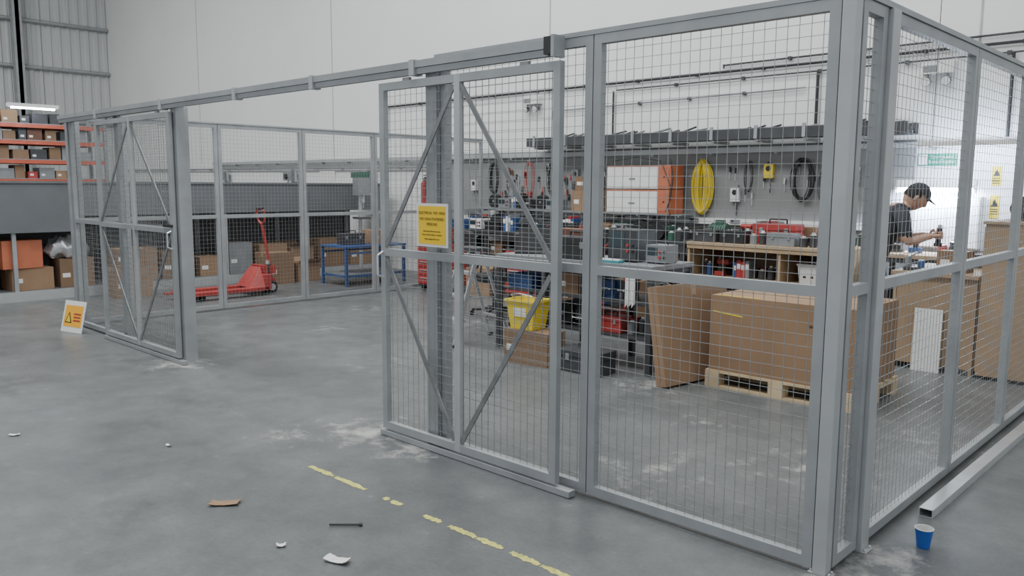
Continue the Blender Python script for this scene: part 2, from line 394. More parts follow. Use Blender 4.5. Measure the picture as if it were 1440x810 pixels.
def files(loc,n=5,rz=0):
    b=B(); x=0
    for k in range(n):
        w=random.uniform(.03,.06); h=random.uniform(.18,.25); m=random.choice([WHITE,RED,BLUE,GREYP,BLACK]); b.box(x,-.10,0,x+w-.003,.10,h,m); b.box(x+.005,-.102,h*.5,x+w-.008,-.10,h*.8,PAPER); x+=w
    return b.finish('ring_binders',loc,rz)
def machine(loc,m,rz=0):
    b=B(); b.box(-.17,-.10,0,.17,.10,.03,DARK); b.cyl((-.12,0,.12),(.10,0,.12),.085,m,18); b.cyl((.10,0,.12),(.17,0,.12),.02,ALU,12); b.box(-.05,-.04,.19,.05,.04,.25,m)
    for k in range(6): b.cyl((-.10+k*.035,0,.12),(-.092+k*.035,0,.12),.094,m,18)
    b.cyl((-.15,0,.12),(-.12,0,.12),.075,BLACK,18)
    return b.finish('electric_motor',loc,rz)
def clutter(x0,x1,y,z,dens=.2,seed=1):
    random.seed(seed); x=x0
    while x<x1-.2:
        k=random.randrange(12); rz=random.uniform(-.15,.15); c=random.choice([RED,BLACK,GREYP,BLUE,GREEN,BLACK,DARK,RED,DARK,BROWN,BLACK])
        w=.28
        if k==0 and x<x1-.4: toolbox((x+.18,y,z),c,rz*.3,.72); w=.36
        elif k==1: bin_((x+.06,y,z),c,0,1.1); bin_((x+.19,y,z),c,0,1.1); w=.27
        elif k==2: can((x+.04,y+.03,z),c); can((x+.13,y-.04,z),random.choice([WHITE,YELLOW,BLUE]),.03,.17); w=.18
        elif k==3: drill((x+.13,y,z),c,rz); w=.28
        elif k==4 and x<x1-.3: meter((x+.15,y,z),random.choice([GREYP,WHITE,DARK,GREEN]),rz*.5,.26,.2); w=.31
        elif k==5: vice((x+.09,y,z),random.choice([BLUE,DARK]),rz); w=.2
        elif k==6: reel((x+.12,y,z),random.choice([RED,BLACK,DARK,BLUE]),.11,.09,rz); w=.25
        elif k==7 and x<x1-.3: carton((x+.15,y,z),.25,.18,random.uniform(.12,.2),rz*.5,CARD_D); w=.30
        elif k==8: files((x,y,z),4,0); w=.25
        elif k==9 and x<x1-.4: crate((x+.19,y,z),c,.32,.22,.14,0); w=.40
        elif k==10 and x<x1-.35: machine((x+.18,y,z),random.choice([GREEN,BLUE,DARK,RED]),rz*.3); w=.38
        else: can((x+.05,y,z),c,.045,.12,'paint_tin'); can((x+.15,y+.02,z),DARK,.04,.16,'paint_tin'); w=.21
        x+=w+random.uniform(.0,dens*.2)

# ------------------------------------------------------------ back wall lower zone
b=B(); b.box(-9.8,YB-.03,0,-1.80,YB-.001,2.12,mat('grey_wall_boarding',(0.25,0.255,0.25),.65,0,.08,1)); b.finish('trim_grey_wall_boarding')
b=B()
b.box(-7.26,6.05,2.17,-1.77,6.07,2.30,DARK); b.box(-7.26,6.40,2.17,-1.77,6.42,2.30,DARK); b.box(-7.26,6.07,2.17,-1.77,6.40,2.18,DARK)
x=-7.1
while x<-1.8:
    b.box(x-.02,6.07,2.13,x+.02,6.468,2.168,STEEL); b.box(x-.02,6.03,2.17,x+.02,6.05,2.33,STEEL); x+=.6
for k in range(7): b.cyl((-7.2,6.1+k*.045,2.20+.02*(k%3)),(-1.8,6.1+k*.045,2.20+.02*((k+1)%3)),.018,[BLACK,DARK,GREYP][k%3],8)
random.seed(4)
for k in range(30):
    x=random.uniform(-7.1,-2.1); b.cyl((x,6.2,2.26),(x+random.uniform(.2,.5),6.25,2.30+random.random()*.06),.012,random.choice([BLACK,DARK,GREYP]),6)
b.finish('cable_tray')
b=B(); b.box(-18,6.38,2.03,.5,6.39,2.09,STEEL_L); b.box(-18,6.45,2.03,.5,6.46,2.09,STEEL_L); b.box(-18,6.39,2.03,.5,6.45,2.035,STEEL_L)
x=-17.8
while x<.5: b.box(x-.015,6.38,2.0,x+.015,6.469,2.029,STEEL); x+=.9
b.finish('cable_tray')
def conduit(pts,r=.014,m=BLACK,name='cable_conduit'):
    b=B(); b.tube(pts,r,m,8)
    for p in pts[1:-1]: b.ball(p,r*1.3,m,8,6)
    for a,c in zip(pts[:-1],pts[1:]):
        a=Vector(a);c=Vector(c);L=(c-a).length; n=int(L/1.0)
        for k in range(1,n+1):
            q=a+(c-a)*(k/(n+1)); b.box(q.x-.02,q.y-.01,q.z-.02,q.x+.02,YB-.001,q.z+.02,DARK)
    return b.finish(name)
yc=YB-.035
conduit([(2.0,yc,3.08),(-11.2,yc,3.03),(-11.2,yc,2.45)],.016)
conduit([(2.0,yc,2.98),(-5.9,yc,2.95)],.010,DARK)
conduit([(2.0,yc,3.18),(-4.2,yc,3.14),(-4.2,yc,3.10)],.012,DARK)
conduit([(-5.95,yc,2.94),(-5.95,yc,2.34)],.014)
conduit([(-2.95,yc,2.96),(-2.95,yc,2.34)],.018)
conduit([(-.92,yc,2.96),(-.92,yc,2.12)],.016)
conduit([(-3.1,yc,2.78),(-7.1,yc,2.72),(-7.1,yc,2.6)],.010,GREYP)
conduit([(-9.9,yc-.03,1.9),(-23.9,yc-.03,1.95)],.02,GREYP)
for x in (-11.8,-14.5,-17.5):
    b=B(); b.box(x-.16,6.3,1.66,x+.16,6.44,1.86,GREYP); b.cyl((x,6.25,1.75),(x,6.3,1.75),.05,BLACK,12); b.cyl((x+.2,6.4,1.63),(x+.2,6.4,1.86),.03,STEEL,10); b.box(x+.16,6.38,1.72,x+.2,6.42,1.76,STEEL); b.tube([(x,6.35,1.66),(x-.25,6.35,1.45),(x-.3,6.35,1.2)],.01,BLACK); b.finish('air_line_regulator',bevel=.006)
b=B(); b.box(-13.5,6.47,1.2,-12.95,6.499,1.86,WHITE); b.box(-13.45,6.465,1.25,-13.0,6.47,1.82,PAPER); b.finish('trim_notice_board')
def emlight(x,z,name='twin_spot_emergency_light'):
    b=B(); b.box(x-.16,YB-.10,z+.01,x+.16,YB-.001,z+.13,WHITE); b.box(x-.14,YB-.105,z+.03,x+.0,YB-.10,z+.1,GREYP)
    for s in (-1,1):
        b.cyl((x+s*.1,YB-.06,z+.01),(x+s*.1,YB-.06,z-.04),.012,GREYP,8)
        b.cyl((x+s*.1,YB-.03,z-.06),(x+s*.1,YB-.12,z-.075),.032,DARK,14,.05); b.cyl((x+s*.1,YB-.118,z-.075),(x+s*.1,YB-.124,z-.076),.045,WHITE,14)
    b.finish(name,bevel=.006)
emlight(-7.5,2.84); emlight(-1.62,2.80)
e=empty('emergency_resuscitation_sign',(-1.58,YB-.01,1.90))
b=B(); b.box(-.2,-.006,-.065,.2,.006,.065,mat('sign_green',(0.0,0.20,0.12),.4,0,.03)); b.box(-.19,-.0075,-.055,-.10,-.0065,.055,WHITE); b.finish('plate',parent=e)
text('Emergency\nResuscitation',.05,WHITE,(.045,-.0085,0),(math.pi/2,0,0),e,'lettering')
for z,h in ((1.72,.20),(1.40,.24)):
    b=B(); b.box(-1.04,YB-.006,z-h/2,-.95,YB-.001,z+h/2,YELLOW); b.poly([(-1.03,YB-.0065,z),(-.96,YB-.0065,z),(-.995,YB-.0065,z+h*.35)],BLACK)
    for k in range(3): b.box(-1.03,YB-.0068,z-.03-k*.025,-.96,YB-.0062,z-.02-k*.025,BLACK)
    b.finish('trim_safety_poster')
b=B(); b.box(-1.95,6.36,1.63,-1.15,6.44,1.68,WHITE); b.box(-1.93,6.34,1.595,-1.17,6.44,1.63,WHITE); b.cyl((-1.92,6.37,1.57),(-1.18,6.37,1.57),.025,LAMP,12)
b.box(-1.95,6.35,1.54,-1.93,6.40,1.63,WHITE); b.box(-1.17,6.35,1.54,-1.15,6.40,1.63,WHITE); b.box(-1.8,6.44,1.6,-1.75,6.499,1.66,GREYP); b.box(-1.35,6.44,1.6,-1.3,6.499,1.66,GREYP)
b.finish('fluorescent_light')
b=B(); b.box(-1.75,6.40,.95,-1.10,6.499,1.5,mat('white_enamel',(0.75,0.78,0.82),.3,0,.02)); b.box(-1.74,6.392,.96,-1.43,6.40,1.49,WHITE); b.box(-1.42,6.392,.96,-1.11,6.40,1.49,WHITE); b.cyl((-1.45,6.38,1.1),(-1.45,6.38,1.2),.006,ALU,8); b.finish('wall_cabinet',bevel=.003)

def coil(x,z,rx,rz_,m,n=7,r=.009,name='hanging_cable_coil',lo=.45):
    b=B(); y=YB-.10
    b.cyl((x,YB-.03,z+rz_-.01),(x,YB-.15,z+rz_+.01),.008,STEEL,8)
    for k in range(n):
        b.ring((x+random.uniform(-.012,.012),y+k*(.05/n)-.02,z+random.uniform(-.02,.015)),rz_*random.uniform(.9,1.0),r,m,22,rx*random.uniform(lo,1.0))
    return b.finish(name)
coil(-4.42,1.59,.15,.36,YELLOW,26,.009,lo=.12)
coil(-3.05,1.68,.16,.26,BLACK,8,.006); coil(-2.72,1.62,.13,.27,DARK,6,.006); coil(-7.0,1.68,.14,.28,BLACK,5,.006); coil(-7.5,1.68,.10,.28,RED,3,.005)
coil(-8.3,1.7,.12,.25,BLACK,4); coil(-2.2,1.6,.1,.25,BLACK,5,.006); coil(-3.75,1.72,.06,.2,BLACK,3,.005)
for (x,z,m) in ((-3.95,1.50,WHITE),(-3.5,1.80,YELLOW),(-2.45,1.75,WHITE),(-6.6,1.75,GREYP),(-8.8,1.6,WHITE)):
    b=B(); b.box(x-.06,YB-.09,z-.10,x+.06,YB-.032,z+.08,m); b.cyl((x,YB-.095,z+.02),(x,YB-.09,z+.02),.035,BLACK,14); b.tube([(x,YB-.06,z-.1),(x+.03,YB-.07,z-.20),(x+.02,YB-.06,z-.28)],.006,BLACK); b.finish('socket_box',bevel=.004)
b=B(); b.box(-8.4,YB-.08,1.10,-1.9,YB-.031,1.18,WHITE)
x=-8.2
while x<-2: b.box(x,YB-.086,1.115,x+.14,YB-.08,1.170,GREYP); b.box(x+.02,YB-.089,1.13,x+.05,YB-.086,1.16,BLACK); x+=.6
b.finish('trim_dado_trunking')
random.seed(11)
b=B()
for k in range(60):
    x=random.uniform(-8.2,-5.9); z=random.uniform(1.45,1.95); m=random.choice([RED,DARK,BLACK,ALU,DARK,BROWN])
    b.bar((x,YB-.05,z),(x+random.uniform(-.02,.02),YB-.05,z-.09),.025,.02,m,up=(0,1,0)); b.cyl((x,YB-.05,z-.09),(x,YB-.05,z-.2),.006,ALU,6)
for k in range(26):
    x=random.uniform(-4.1,-2.0); z=random.uniform(1.35,1.95); m=random.choice([DARK,BLACK,ALU,DARK,GREYP])
    b.bar((x,YB-.05,z),(x+random.uniform(-.01,.01),YB-.05,z-.07),.02,.02,m,up=(0,1,0)); b.cyl((x,YB-.05,z-.07),(x,YB-.05,z-.16),.005,ALU,6)
b.finish('wall_hung_hand_tools')
b=B(); b.cyl((-9.98,6.35,1.2),(-9.98,6.35,1.62),.075,RED,18); b.cyl((-9.98,6.35,1.62),(-9.98,6.35,1.68),.075,RED,18,.025); b.cyl((-9.98,6.35,1.68),(-9.98,6.35,1.73),.02,BLACK,10); b.bar((-10.02,6.35,1.75),(-9.88,6.35,1.77),.02,.012,BLACK)
b.tube([(-9.98,6.30,1.70),(-9.88,6.27,1.65),(-9.87,6.27,1.4)],.01,BLACK); b.box(-10.0,6.42,1.3,-9.96,6.499,1.34,DARK); b.finish('fire_extinguisher')

# ------------------------------------------------------------ back bench
def bench(name,x0,x1,y0,y1,h,top,leg,shelves=(.25,),th=.04,n=4):
    b=B(); b.box(x0,y0,h-th,x1,y1,h,top)
    for k in range(n):
        x=x0+.03+(x1-x0-.06)*k/(n-1)
        for y in (y0+.03,y1-.03): b.box(x-.025,y-.025,0,x+.025,y+.025,h-th,leg)
        b.box(x-.02,y0+.055,h-th-.04,x+.02,y1-.055,h-th,leg)
    b.box(x0+.055,y0+.01,h-th-.05,x1-.055,y0+.03,h-th-.001,leg)
    for z in shelves: b.box(x0+.01,y0+.056,z-.02,x1-.01,y1-.056,z,leg)
    return b.finish(name,bevel=.002)
bench('workbench',-8.38,-4.05,5.40,6.25,.92,DARK,DARK,(.22,.55),n=6)
b=B(); b.box(-4.0,5.38,.90,-2.05,6.25,.935,PLY); b.box(-4.0,5.42,.50,-2.05,6.22,.525,PLY); b.box(-4.0,5.42,.05,-2.05,6.22,.08,PLY)
for x in (-4.0,-2.84,-2.075): b.box(x,5.41,0,x+.03,6.22,.9,PLY)
b.box(-4.0,5.39,.855,-2.05,5.41,.899,PLY)
b.box(-4.0,6.2,0,-2.05,6.22,.9,OAK); b.finish('wooden_shelf_bench',bevel=.002)
clutter(-3.92,-2.9,5.62,.527,.1,21); clutter(-3.92,-2.9,5.95,.527,.1,22)
crate((-2.45,5.72,.527),WHITE,.42,.4,.22,0,WHITE); crate((-2.45,5.72,.082),WHITE,.42,.4,.22,0,WHITE)
clutter(-3.92,-2.9,5.75,.082,.1,23)
clutter(-3.98,-2.1,5.52,.936,.1,31); clutter(-3.98,-3.35,5.82,.936,.1,38); toolbox((-3.05,5.82,.936),RED,.05,1.15); clutter(-2.72,-2.1,5.82,.936,.1,91); clutter(-3.98,-2.1,6.1,.936,.1,32)
clutter(-8.33,-4.1,5.55,.921,.1,33); clutter(-8.33,-4.1,5.85,.921,.1,34); clutter(-8.33,-4.1,6.12,.921,.1,39)
clutter(-8.3,-4.1,5.62,.551,.1,35); clutter(-8.3,-4.1,5.95,.551,.1,37); clutter(-8.3,-4.1,5.8,.221,.1,36)
b=B(); b.box(-8.3,6.05,1.205,-4.5,6.40,1.225,GREYP)
for x in (-8.2,-7.2,-6.2,-5.2,-4.55): b.box(x-.01,6.05,1.185,x+.01,6.40,1.204,GREYP)
b.finish('wall_shelf')
clutter(-8.2,-6.45,6.22,1.226,.02,44)
carton((-6.15,6.22,1.226),.45,.28,.30); carton((-6.15,6.22,1.528),.35,.26,.2,.1,CARD_D)
for z in (1.227,1.555):
    b=B(); b.box(-.5,-.17,0,.34,.15,.315,WHITE); b.box(.342,-.17,0,.54,.15,.318,ORANGE); b.box(-.5,-.175,.298,.34,-.17,.315,ORANGE)
    b.box(-.49,-.176,.012,.33,-.171,.29,PAPER); b.box(-.12,-.186,.13,-.02,-.177,.145,GREYP); b.box(.36,-.175,.03,.52,-.171,.29,ORANGE)
    b.cyl((.44,-.18,.16),(.44,-.175,.16),.012,BLACK,12)
    b.finish('drawer_cabinet',(-5.22,6.22,z),bevel=.003)
b=B(); b.tube([(-4.66,6.0,1.95),(-4.6,5.98,1.7),(-4.62,5.97,1.45),(-4.7,5.98,1.25)],.008,BLACK); b.tube([(-5.6,6.02,1.93),(-5.2,6.0,1.98),(-4.8,6.0,1.92),(-4.62,5.95,1.6),(-4.6,5.9,1.3),(-4.55,5.88,1.13)],.008,BLACK); b.finish('trailing_cable')
def redcab(x,y,w=.55,d=.42,h=.8,name='red_tool_cabinet'):
    b=B(); b.box(-w/2,-d/2,.10,w/2,d/2,h,RED); n=5
    for k in range(n):
        z=.12+k*(h-.14)/n; b.box(-w/2+.02,-d/2-.012,z,w/2-.02,-d/2-.001,z+(h-.14)/n-.012,RED); b.box(-w/2+.06,-d/2-.022,z+.07,w/2-.06,-d/2-.013,z+.085,ALU)
    b.box(-w/2-.005,-d/2-.005,h+.001,w/2+.005,d/2+.005,h+.02,BLACK)
    for sx in (-1,1):
        for sy in (-1,1): b.cyl((sx*w*.4-.015,sy*d*.35,.045),(sx*w*.4+.015,sy*d*.35,.045),.045,RUBBER,12); b.box(sx*w*.4-.02,sy*d*.35-.02,.05,sx*w*.4+.02,sy*d*.35+.02,.1,GREYP)
    return b.finish(name,(x,y,0),bevel=.004)
redcab(-7.95,4.95,.6,.45,.75); toolbox((-8.0,4.95,.772),RED,0,.9)
carton((-7.2,5.12,0),.45,.35,.4,.1)
redcab(-6.3,5.1,.55,.42,.7); meter((-6.3,5.1,.722),DARK,.1)

# ------------------------------------------------------------ inner bench
bench('steel_workbench',-4.35,-2.52,2.45,3.1,.93,GREYP,DARK,(.30,.60),n=4)
clutter(-4.3,-2.6,2.66,.301,.05,51); clutter(-4.3,-2.6,2.92,.301,.05,52)
clutter(-4.3,-2.6,2.66,.601,.05,53); clutter(-4.3,-2.6,2.92,.601,.05,57)
b=B(); b.box(-.16,-.12,0,.16,.12,.02,BLACK); b.box(-.16,.11,.02,.16,.125,.25,BLACK,Matrix.Rotation(math.radians(-15),3,'X'),(0,.12,.02)); b.box(-.14,-.10,.02,.14,.05,.022,DARK); b.finish('laptop',(-4.13,2.75,.931),math.radians(35))
toolbox((-3.45,2.62,.931),BLACK,.0,1.0); meter((-2.98,2.80,.931),DARK,.0,.30,.3,.28); carton((-3.75,2.93,.931),.35,.22,.25,0,BROWN,name='leather_case',label=False); meter((-2.66,2.8,.931),GREYP,0,.2,.2,.16)
b=B(); b.box(-.13,-.05,0,.13,.05,.02,TEAL); b.box(-.12,-.04,.02,.12,.04,.03,WHITE); b.finish('cleaning_cloth_pack',(-3.03,2.53,.931),.1)
b=B(); n=8
for k in range(n):
    x0=-.05+k*.0125; d0=.012*math.sin(k*1.7); d1=.012*math.sin((k+1)*1.7)
    b.poly([(x0,d0,-.28+.02*(k%3)),(x0+.0125,d1,-.28+.02*((k+1)%3)),(x0+.0125,d1*.4,0),(x0,d0*.4,0)],WHITE)
b.cyl((-.05,0,0),(.05,0,0),.006,ALU,8); b.finish('hanging_rag',(-2.72,2.42,.85))
carton((-3.60,2.20,0),.50,.26,.30,.05,CARD_D)
toolbox((-3.02,2.24,0.0),DARK,.05,1.0)
b=B(); b.tub(.24,.2,.32,.26,0,.27,.005,YELLOW); b.box(-.17,-.14,.25,.17,-.13,.27,YELLOW); b.box(-.17,.13,.25,.17,.14,.27,YELLOW); b.box(-.17,-.13,.25,-.16,.13,.27,YELLOW); b.box(.16,-.13,.25,.17,.13,.27,YELLOW)
b.add([(-.07,-.124,.12),(.07,-.124,.12),(.07,-.131,.20),(-.07,-.131,.20)],[(0,1,2,3)],PAPER)
b.tube([(-.165,0,.26),(-.12,-.10,.31),(0,-.14,.33),(.12,-.10,.31),(.165,0,.26)],.004,ALU); b.finish('yellow_plastic_tub',(-3.68,2.20,.304),.1)
def ladder():
    b=B(); h=.95
    for s in (-1,1):
        b.bar((s*.19,-.33,.02),(s*.15,-.03,h),.02,.045,ALU,up=(0,1,0)); b.bar((s*.19,.33,.02),(s*.15,.03,h-.05),.018,.03,ALU,up=(0,1,0))
        b.box(s*.19-.018,-.36,0,s*.19+.018,-.30,.03,BLACK); b.box(s*.19-.018,.31,0,s*.19+.018,.36,.03,BLACK)
        b.bar((s*.175,-.18,.47),(s*.175,.19,.47),.008,.012,STEEL)
    for k in range(3):
        t=(k+1)/4; z=.02+t*(h-.02); y=-.33+t*.30; hw=.185-.04*t
        b.box(-hw,y-.05,z-.012,hw,y+.06,z+.012,ALU)
    b.box(-.18,-.10,h-.01,.18,.10,h+.02,DARK); b.bar((-.175,.25,.25),(.175,.25,.25),.015,.02,ALU)
    return b.finish('step_ladder',(-4.72,2.50,0),math.radians(-12))
ladder()
def office_chair(loc,rz):
    e=empty('office_chair',loc,rz)
    b=B()
    for k in range(5):
        t=k*2*math.pi/5; c,d=math.cos(t),math.sin(t)
        b.bar((0,0,.09),(.28*c,.28*d,.07),.035,.03,BLACK); b.cyl((.28*c-.015*d,.28*d+.015*c,.03),(.28*c+.015*d,.28*d-.015*c,.03),.03,RUBBER,10)
    b.cyl((0,0,.08),(0,0,.42),.025,DARK,12); b.box(-.24,-.23,.43,.24,.23,.51,BLACK); b.bar((0,.22,.45),(0,.29,.68),.05,.015,DARK)
    for s in (-1,1): b.tube([(s*.24,.1,.46),(s*.30,.1,.5),(s*.30,.08,.66),(s*.30,-.12,.66)],.014,BLACK)
    b.finish('seat_and_base',parent=e,bevel=.02)
    b=B(); b.box(-.22,.24,.60,.22,.30,1.05,BLACK,Matrix.Rotation(math.radians(-8),3,'X'),(0,.27,.6)); b.finish('backrest',parent=e,bevel=.03)
office_chair((-5.75,3.85,0),math.radians(150))
office_chair((-5.0,3.70,0),math.radians(40))
def trolley(x,y,rz=0):
    b=B()
    for z in (.15,.50,.85): b.box(-.4,-.22,z,.4,.22,z+.02,DARK); b.box(-.4,-.22,z+.02,.4,-.21,z+.05,DARK); b.box(-.4,.21,z+.02,.4,.22,z+.05,DARK)
    for sx in (-1,1):
        for sy in (-1,1): b.cyl((sx*.41,sy*.21,.08),(sx*.41,sy*.21,.9),.013,RED,8); b.cyl((sx*.41,sy*.21-.012,.04),(sx*.41,sy*.21+.012,.04),.04,RUBBER,12)
    b.tube([(.41,-.21,.88),(.50,-.21,.95),(.50,.21,.95),(.41,.21,.88)],.013,RED)
    b.finish('service_trolley',(x,y,0),rz)
trolley(-4.9,4.60); clutter(-5.26,-4.52,4.60,.871,.05,81); clutter(-5.26,-4.52,4.60,.521,.05,82); clutter(-5.26,-4.52,4.60,.171,.05,83)
carton((-5.6,5.18,0),.4,.3,.35,.1,CARD_D); carton((-4.6,5.12,0),.5,.35,.45,-.1,CARD_D)

# ------------------------------------------------------------ pallet with box
def pallet(loc,w,d,rz=0):
    b=B()
    for k in range(3):
        y=-d/2+.05+k*(d-.1)/2
        b.box(-w/2,y-.05,0,w/2,y+.05,.018,PINE)
        for j in range(3):
            x=-w/2+.06+j*(w-.12)/2; b.box(x-.06,y-.05,.018,x+.06,y+.05,.10,PINE)
    for j in range(3):
        x=-w/2+.06+j*(w-.12)/2; b.box(x-.06,-d/2,.10,x+.06,d/2,.12,PINE)
    for k in range(6):
        y=-d/2+.05+k*(d-.1)/5; b.box(-w/2,y-.048,.12,w/2,y+.048,.138,PINE)
    return b.finish('wooden_pallet',loc,rz)
pallet((-1.44,2.95,0),1.2,.85)
b=B(); w,d,h=1.16,.80,.60
b.box(-w/2,-d/2,0,w/2,d/2,h,CARD); b.box(-w/2-.001,-.03,h-.08,w/2+.001,.03,h+.001,TAPE); b.box(-w/2,-.002,h,w/2,.002,h+.002,CARD_D)
INK=mat('box_ink',(0.08,0.05,0.03),.8)
b.box(w/2-.30,-d/2-.001,.32,w/2-.13,-d/2,.325,INK);b.box(w/2-.30,-d/2-.001,.40,w/2-.13,-d/2,.405,INK);b.box(w/2-.30,-d/2-.001,.32,w/2-.295,-d/2,.405,INK);b.box(w/2-.135,-d/2-.001,.32,w/2-.13,-d/2,.405,INK)
for x in (.25,.21): b.box(w/2-x,-d/2-.0012,.34,w/2-x+.01,-d/2,.39,INK); b.poly([(w/2-x-.01,-d/2-.0012,.37),(w/2-x+.02,-d/2-.0012,.37),(w/2-x+.005,-d/2-.0012,.395)],INK)
b.box(w/2-.35,-d/2-.001,.43,w/2-.13,-d/2,.45,INK)
b.box(-w/2+.02,-d/2-.002,h*.78,-w/2+.28,-d/2-.0005,h*.78+.012,YELLOW,Matrix.Rotation(math.radians(5),3,'Y'),(-w/2,-d/2,h*.78)); b.box(-w/2+.06,-d/2+.02,h+.001,-w/2+.40,-d/2+.035,h+.004,YELLOW)
b.finish('large_cardboard_box',(-1.44,2.95,.14),bevel=.004)
b=B()
b.box(-.05,-.44,0,.05,.44,.80,CARD); b.box(-.052,-.03,.70,.052,.03,.802,TAPE); b.box(-.002,-.442,0,.002,-.44,.80,CARD_D)
b.finish('flat_cardboard_box',(-2.17,2.62,.01),rot=(0,math.radians(-9),math.radians(-8)),bevel=.003)

# ------------------------------------------------------------ right: desk and cabinets
b=B(); b.box(-1.27,4.35,.83,-.565,5.35,.865,OAK); b.box(-1.25,4.38,0,-1.225,5.32,.83,PLY); b.box(-.60,4.38,0,-.575,5.32,.83,OAK); b.box(-1.224,4.385,.05,-.601,4.405,.83,OAK)
b.box(-1.224,4.5,.45,-.601,5.3,.47,PLY); b.finish('wooden_desk',bevel=.003)
b=B(); b.box(-1.05,4.33,.0,-.82,4.345,.55,WHITE,Matrix.Rotation(math.radians(-2),3,'X'),(-1.05,4.33,0)); b.finish('white_board_panel',(0,0,.001))
b=B(); b.box(-.54,4.35,.03,-.14,5.75,1.30,OAK); b.box(-.56,4.33,1.301,-.12,5.77,1.325,OAK); b.box(-.555,4.37,.06,-.541,5.04,1.28,OAK); b.box(-.555,5.06,.06,-.541,5.73,1.28,OAK)
b.box(-.5,4.4,0,-.18,5.7,.03,BLACK)
b.finish('wooden_cabinet',bevel=.003)
clutter(-.97,-.6,4.6,.866,.05,61); toolbox((-.80,5.18,.866),BLACK,.4,.6); reel((-.35,4.7,1.326),ORANGE,.1,.08,.4); meter((-.33,5.2,1.326),DARK,1.4); can((-.3,5.5,1.326),RED)
b=B(); b.box(-.09,-.06,0,.09,.06,.03,DARK); b.cyl((-.05,0,.03),(-.05,0,.12),.03,GREYP,12); b.cyl((-.05,0,.12),(.02,0,.16),.012,ALU,8); b.box(.03,-.05,.03,.08,.05,.09,BLUE); b.finish('soldering_station',(-1.13,4.52,.866),.4,bevel=.004)
bench('workbench',-1.95,-1.1,5.75,6.35,.9,PLY,DARK,(.25,),n=2); clutter(-1.9,-1.15,6.1,.901,.05,71); clutter(-1.85,-1.2,6.05,.251,.05,72)

# ------------------------------------------------------------ left background bench
XS=-11.0
b=B()
b.box(XS,-6,.92,XS+.03,.9,1.58,BENCHG); b.box(XS,.92,1.13,XS+.03,6.2,1.58,BENCHG); b.box(XS-1.1,-6,1.58,XS+.05,6.2,1.61,BENCHG)
b.box(XS-1.1,-6,.10,XS-1.07,6.2,1.58,mat('dark_back_panel',(0.10,0.102,0.105),.7)); b.box(XS-1.07,-6,.10,XS-.02,6.2,.13,BENCHG)
b.box(XS-.02,-6,0,XS+.02,6.2,.13,STEEL_L)
y=-5.95
while y<6.1: b.box(XS-.05,y,.13,XS-.005,y+.05,1.57,STEEL); b.box(XS-1.06,y,0,XS-1.0,y+.05,1.57,STEEL); y+=1.5
b.finish('long_storage_bench')
random.seed(3)
carton((-11.34,.30,.131),.52,.45,.30,1.6,CARD); carton((-11.34,.88,.131),.45,.45,.40,1.55,CARD_D)
crate((-11.34,-.50,.131),ORANGE,.6,.45,.40,math.pi/2,BROWN)
carton((-11.34,.17,.435),.50,.5,.38,1.65,ORANGE,name='orange_storage_box',label=False)
b=B(); b.ball((0,0,.14),(.22,.30,.15),ALU,30,20); b.v=[(x*(1+.16*math.sin(17*y+9*z)),y*(1+.12*math.sin(23*z+11*x)),max(0,z+.030*math.sin(31*x+19*y)+.02*math.sin(47*y))) for x,y,z in b.v]; b.finish('foil_bag',(-11.30,.80,.535))
for (y,w,h,m) in ((1.75,.55,.5,CARD),(2.35,.5,.42,CARD_D),(2.9,.42,.3,CARD),(3.4,.4,.5,GREYP),(4.0,.5,.45,CARD),(4.55,.45,.38,CARD),(5.15,.55,.5,CARD_D),(5.8,.5,.4,CARD)):
    carton((-11.4,y,.131),w,.5,h,math.pi/2+random.uniform(-.04,.04),m,openf=(m is CARD and random.random()<.5))
for (x,y,w,h,m) in ((-10.55,1.35,.5,.42,CARD),(-10.55,3.65,.45,.5,CARD_D),(-10.6,4.2,.4,.3,CARD)):
    carton((x,y,0),w,.42,h,math.pi/2+random.uniform(-.1,.1),m,openf=(h<.4))
carton((-10.55,1.35,.422),.4,.35,.26,1.5,CARD_D)
def rack(x,y0,y1,h=2.85,levels=(.2,.75,1.25,1.65,2.0,2.35,2.65)):
    b=B(); d=.8
    n=max(2,int((y1-y0)/1.8)+1)
    for k in range(n):
        y=y0+(y1-y0)*k/(n-1)
        for xx in (x-d/2,x+d/2): b.box(xx-.03,y-.03,0,xx+.03,y+.03,h,GREYP)
    RK=mat('rack_red_orange',(0.42,0.09,0.05),.5)
    for z in levels:
        b.box(x+d/2-.03,y0+.031,z-.07,x+d/2+.02,y1-.031,z-.002,RK); b.box(x-d/2-.02,y0+.031,z-.07,x-d/2+.03,y1-.031,z-.002,RK)
        b.box(x-d/2,y0+.03,z,x+d/2,y1-.03,z+.015,GREYP)
        y=y0+.1
        while y<y1-.45:
            w=random.uniform(.12,.28); hh=random.uniform(.12,.26); mm=random.choice([CARD,CARD_D,GREYP,RED,BROWN,GREYP,DARK,CARD_D,DARK])
            b.box(x+d/2-.45,y,z+.016,x+d/2-.06,y+w,z+.016+hh,mm)
            if random.random()<.3: b.box(x+d/2-.059,y+.03,z+.06,x+d/2-.056,y+.09,z+.10,PAPER)
            y+=w+random.uniform(.01,.08)
    return b.finish('storage_racking')
rack(-16,-5,3.0)
b=B(); b.box(-15.1,1.2,2.90,-14.95,2.0,2.96,WHITE); b.cyl((-15.02,1.25,2.885),(-15.02,1.95,2.885),.015,LAMP,10)
for y in (1.3,1.8): b.cyl((-15.02,y,2.96),(-15.02,y,CZ),.004,DARK,6)
b.finish('hanging_fluorescent_light')
b=B(); b.box(-.35,-.6,.60,.35,.6,.63,BLUE)
for sx in (-1,1):
    for sy in (-1,1): b.box(sx*.32-.02,sy*.57-.02,0,sx*.32+.02,sy*.57+.02,.60,BLUE)
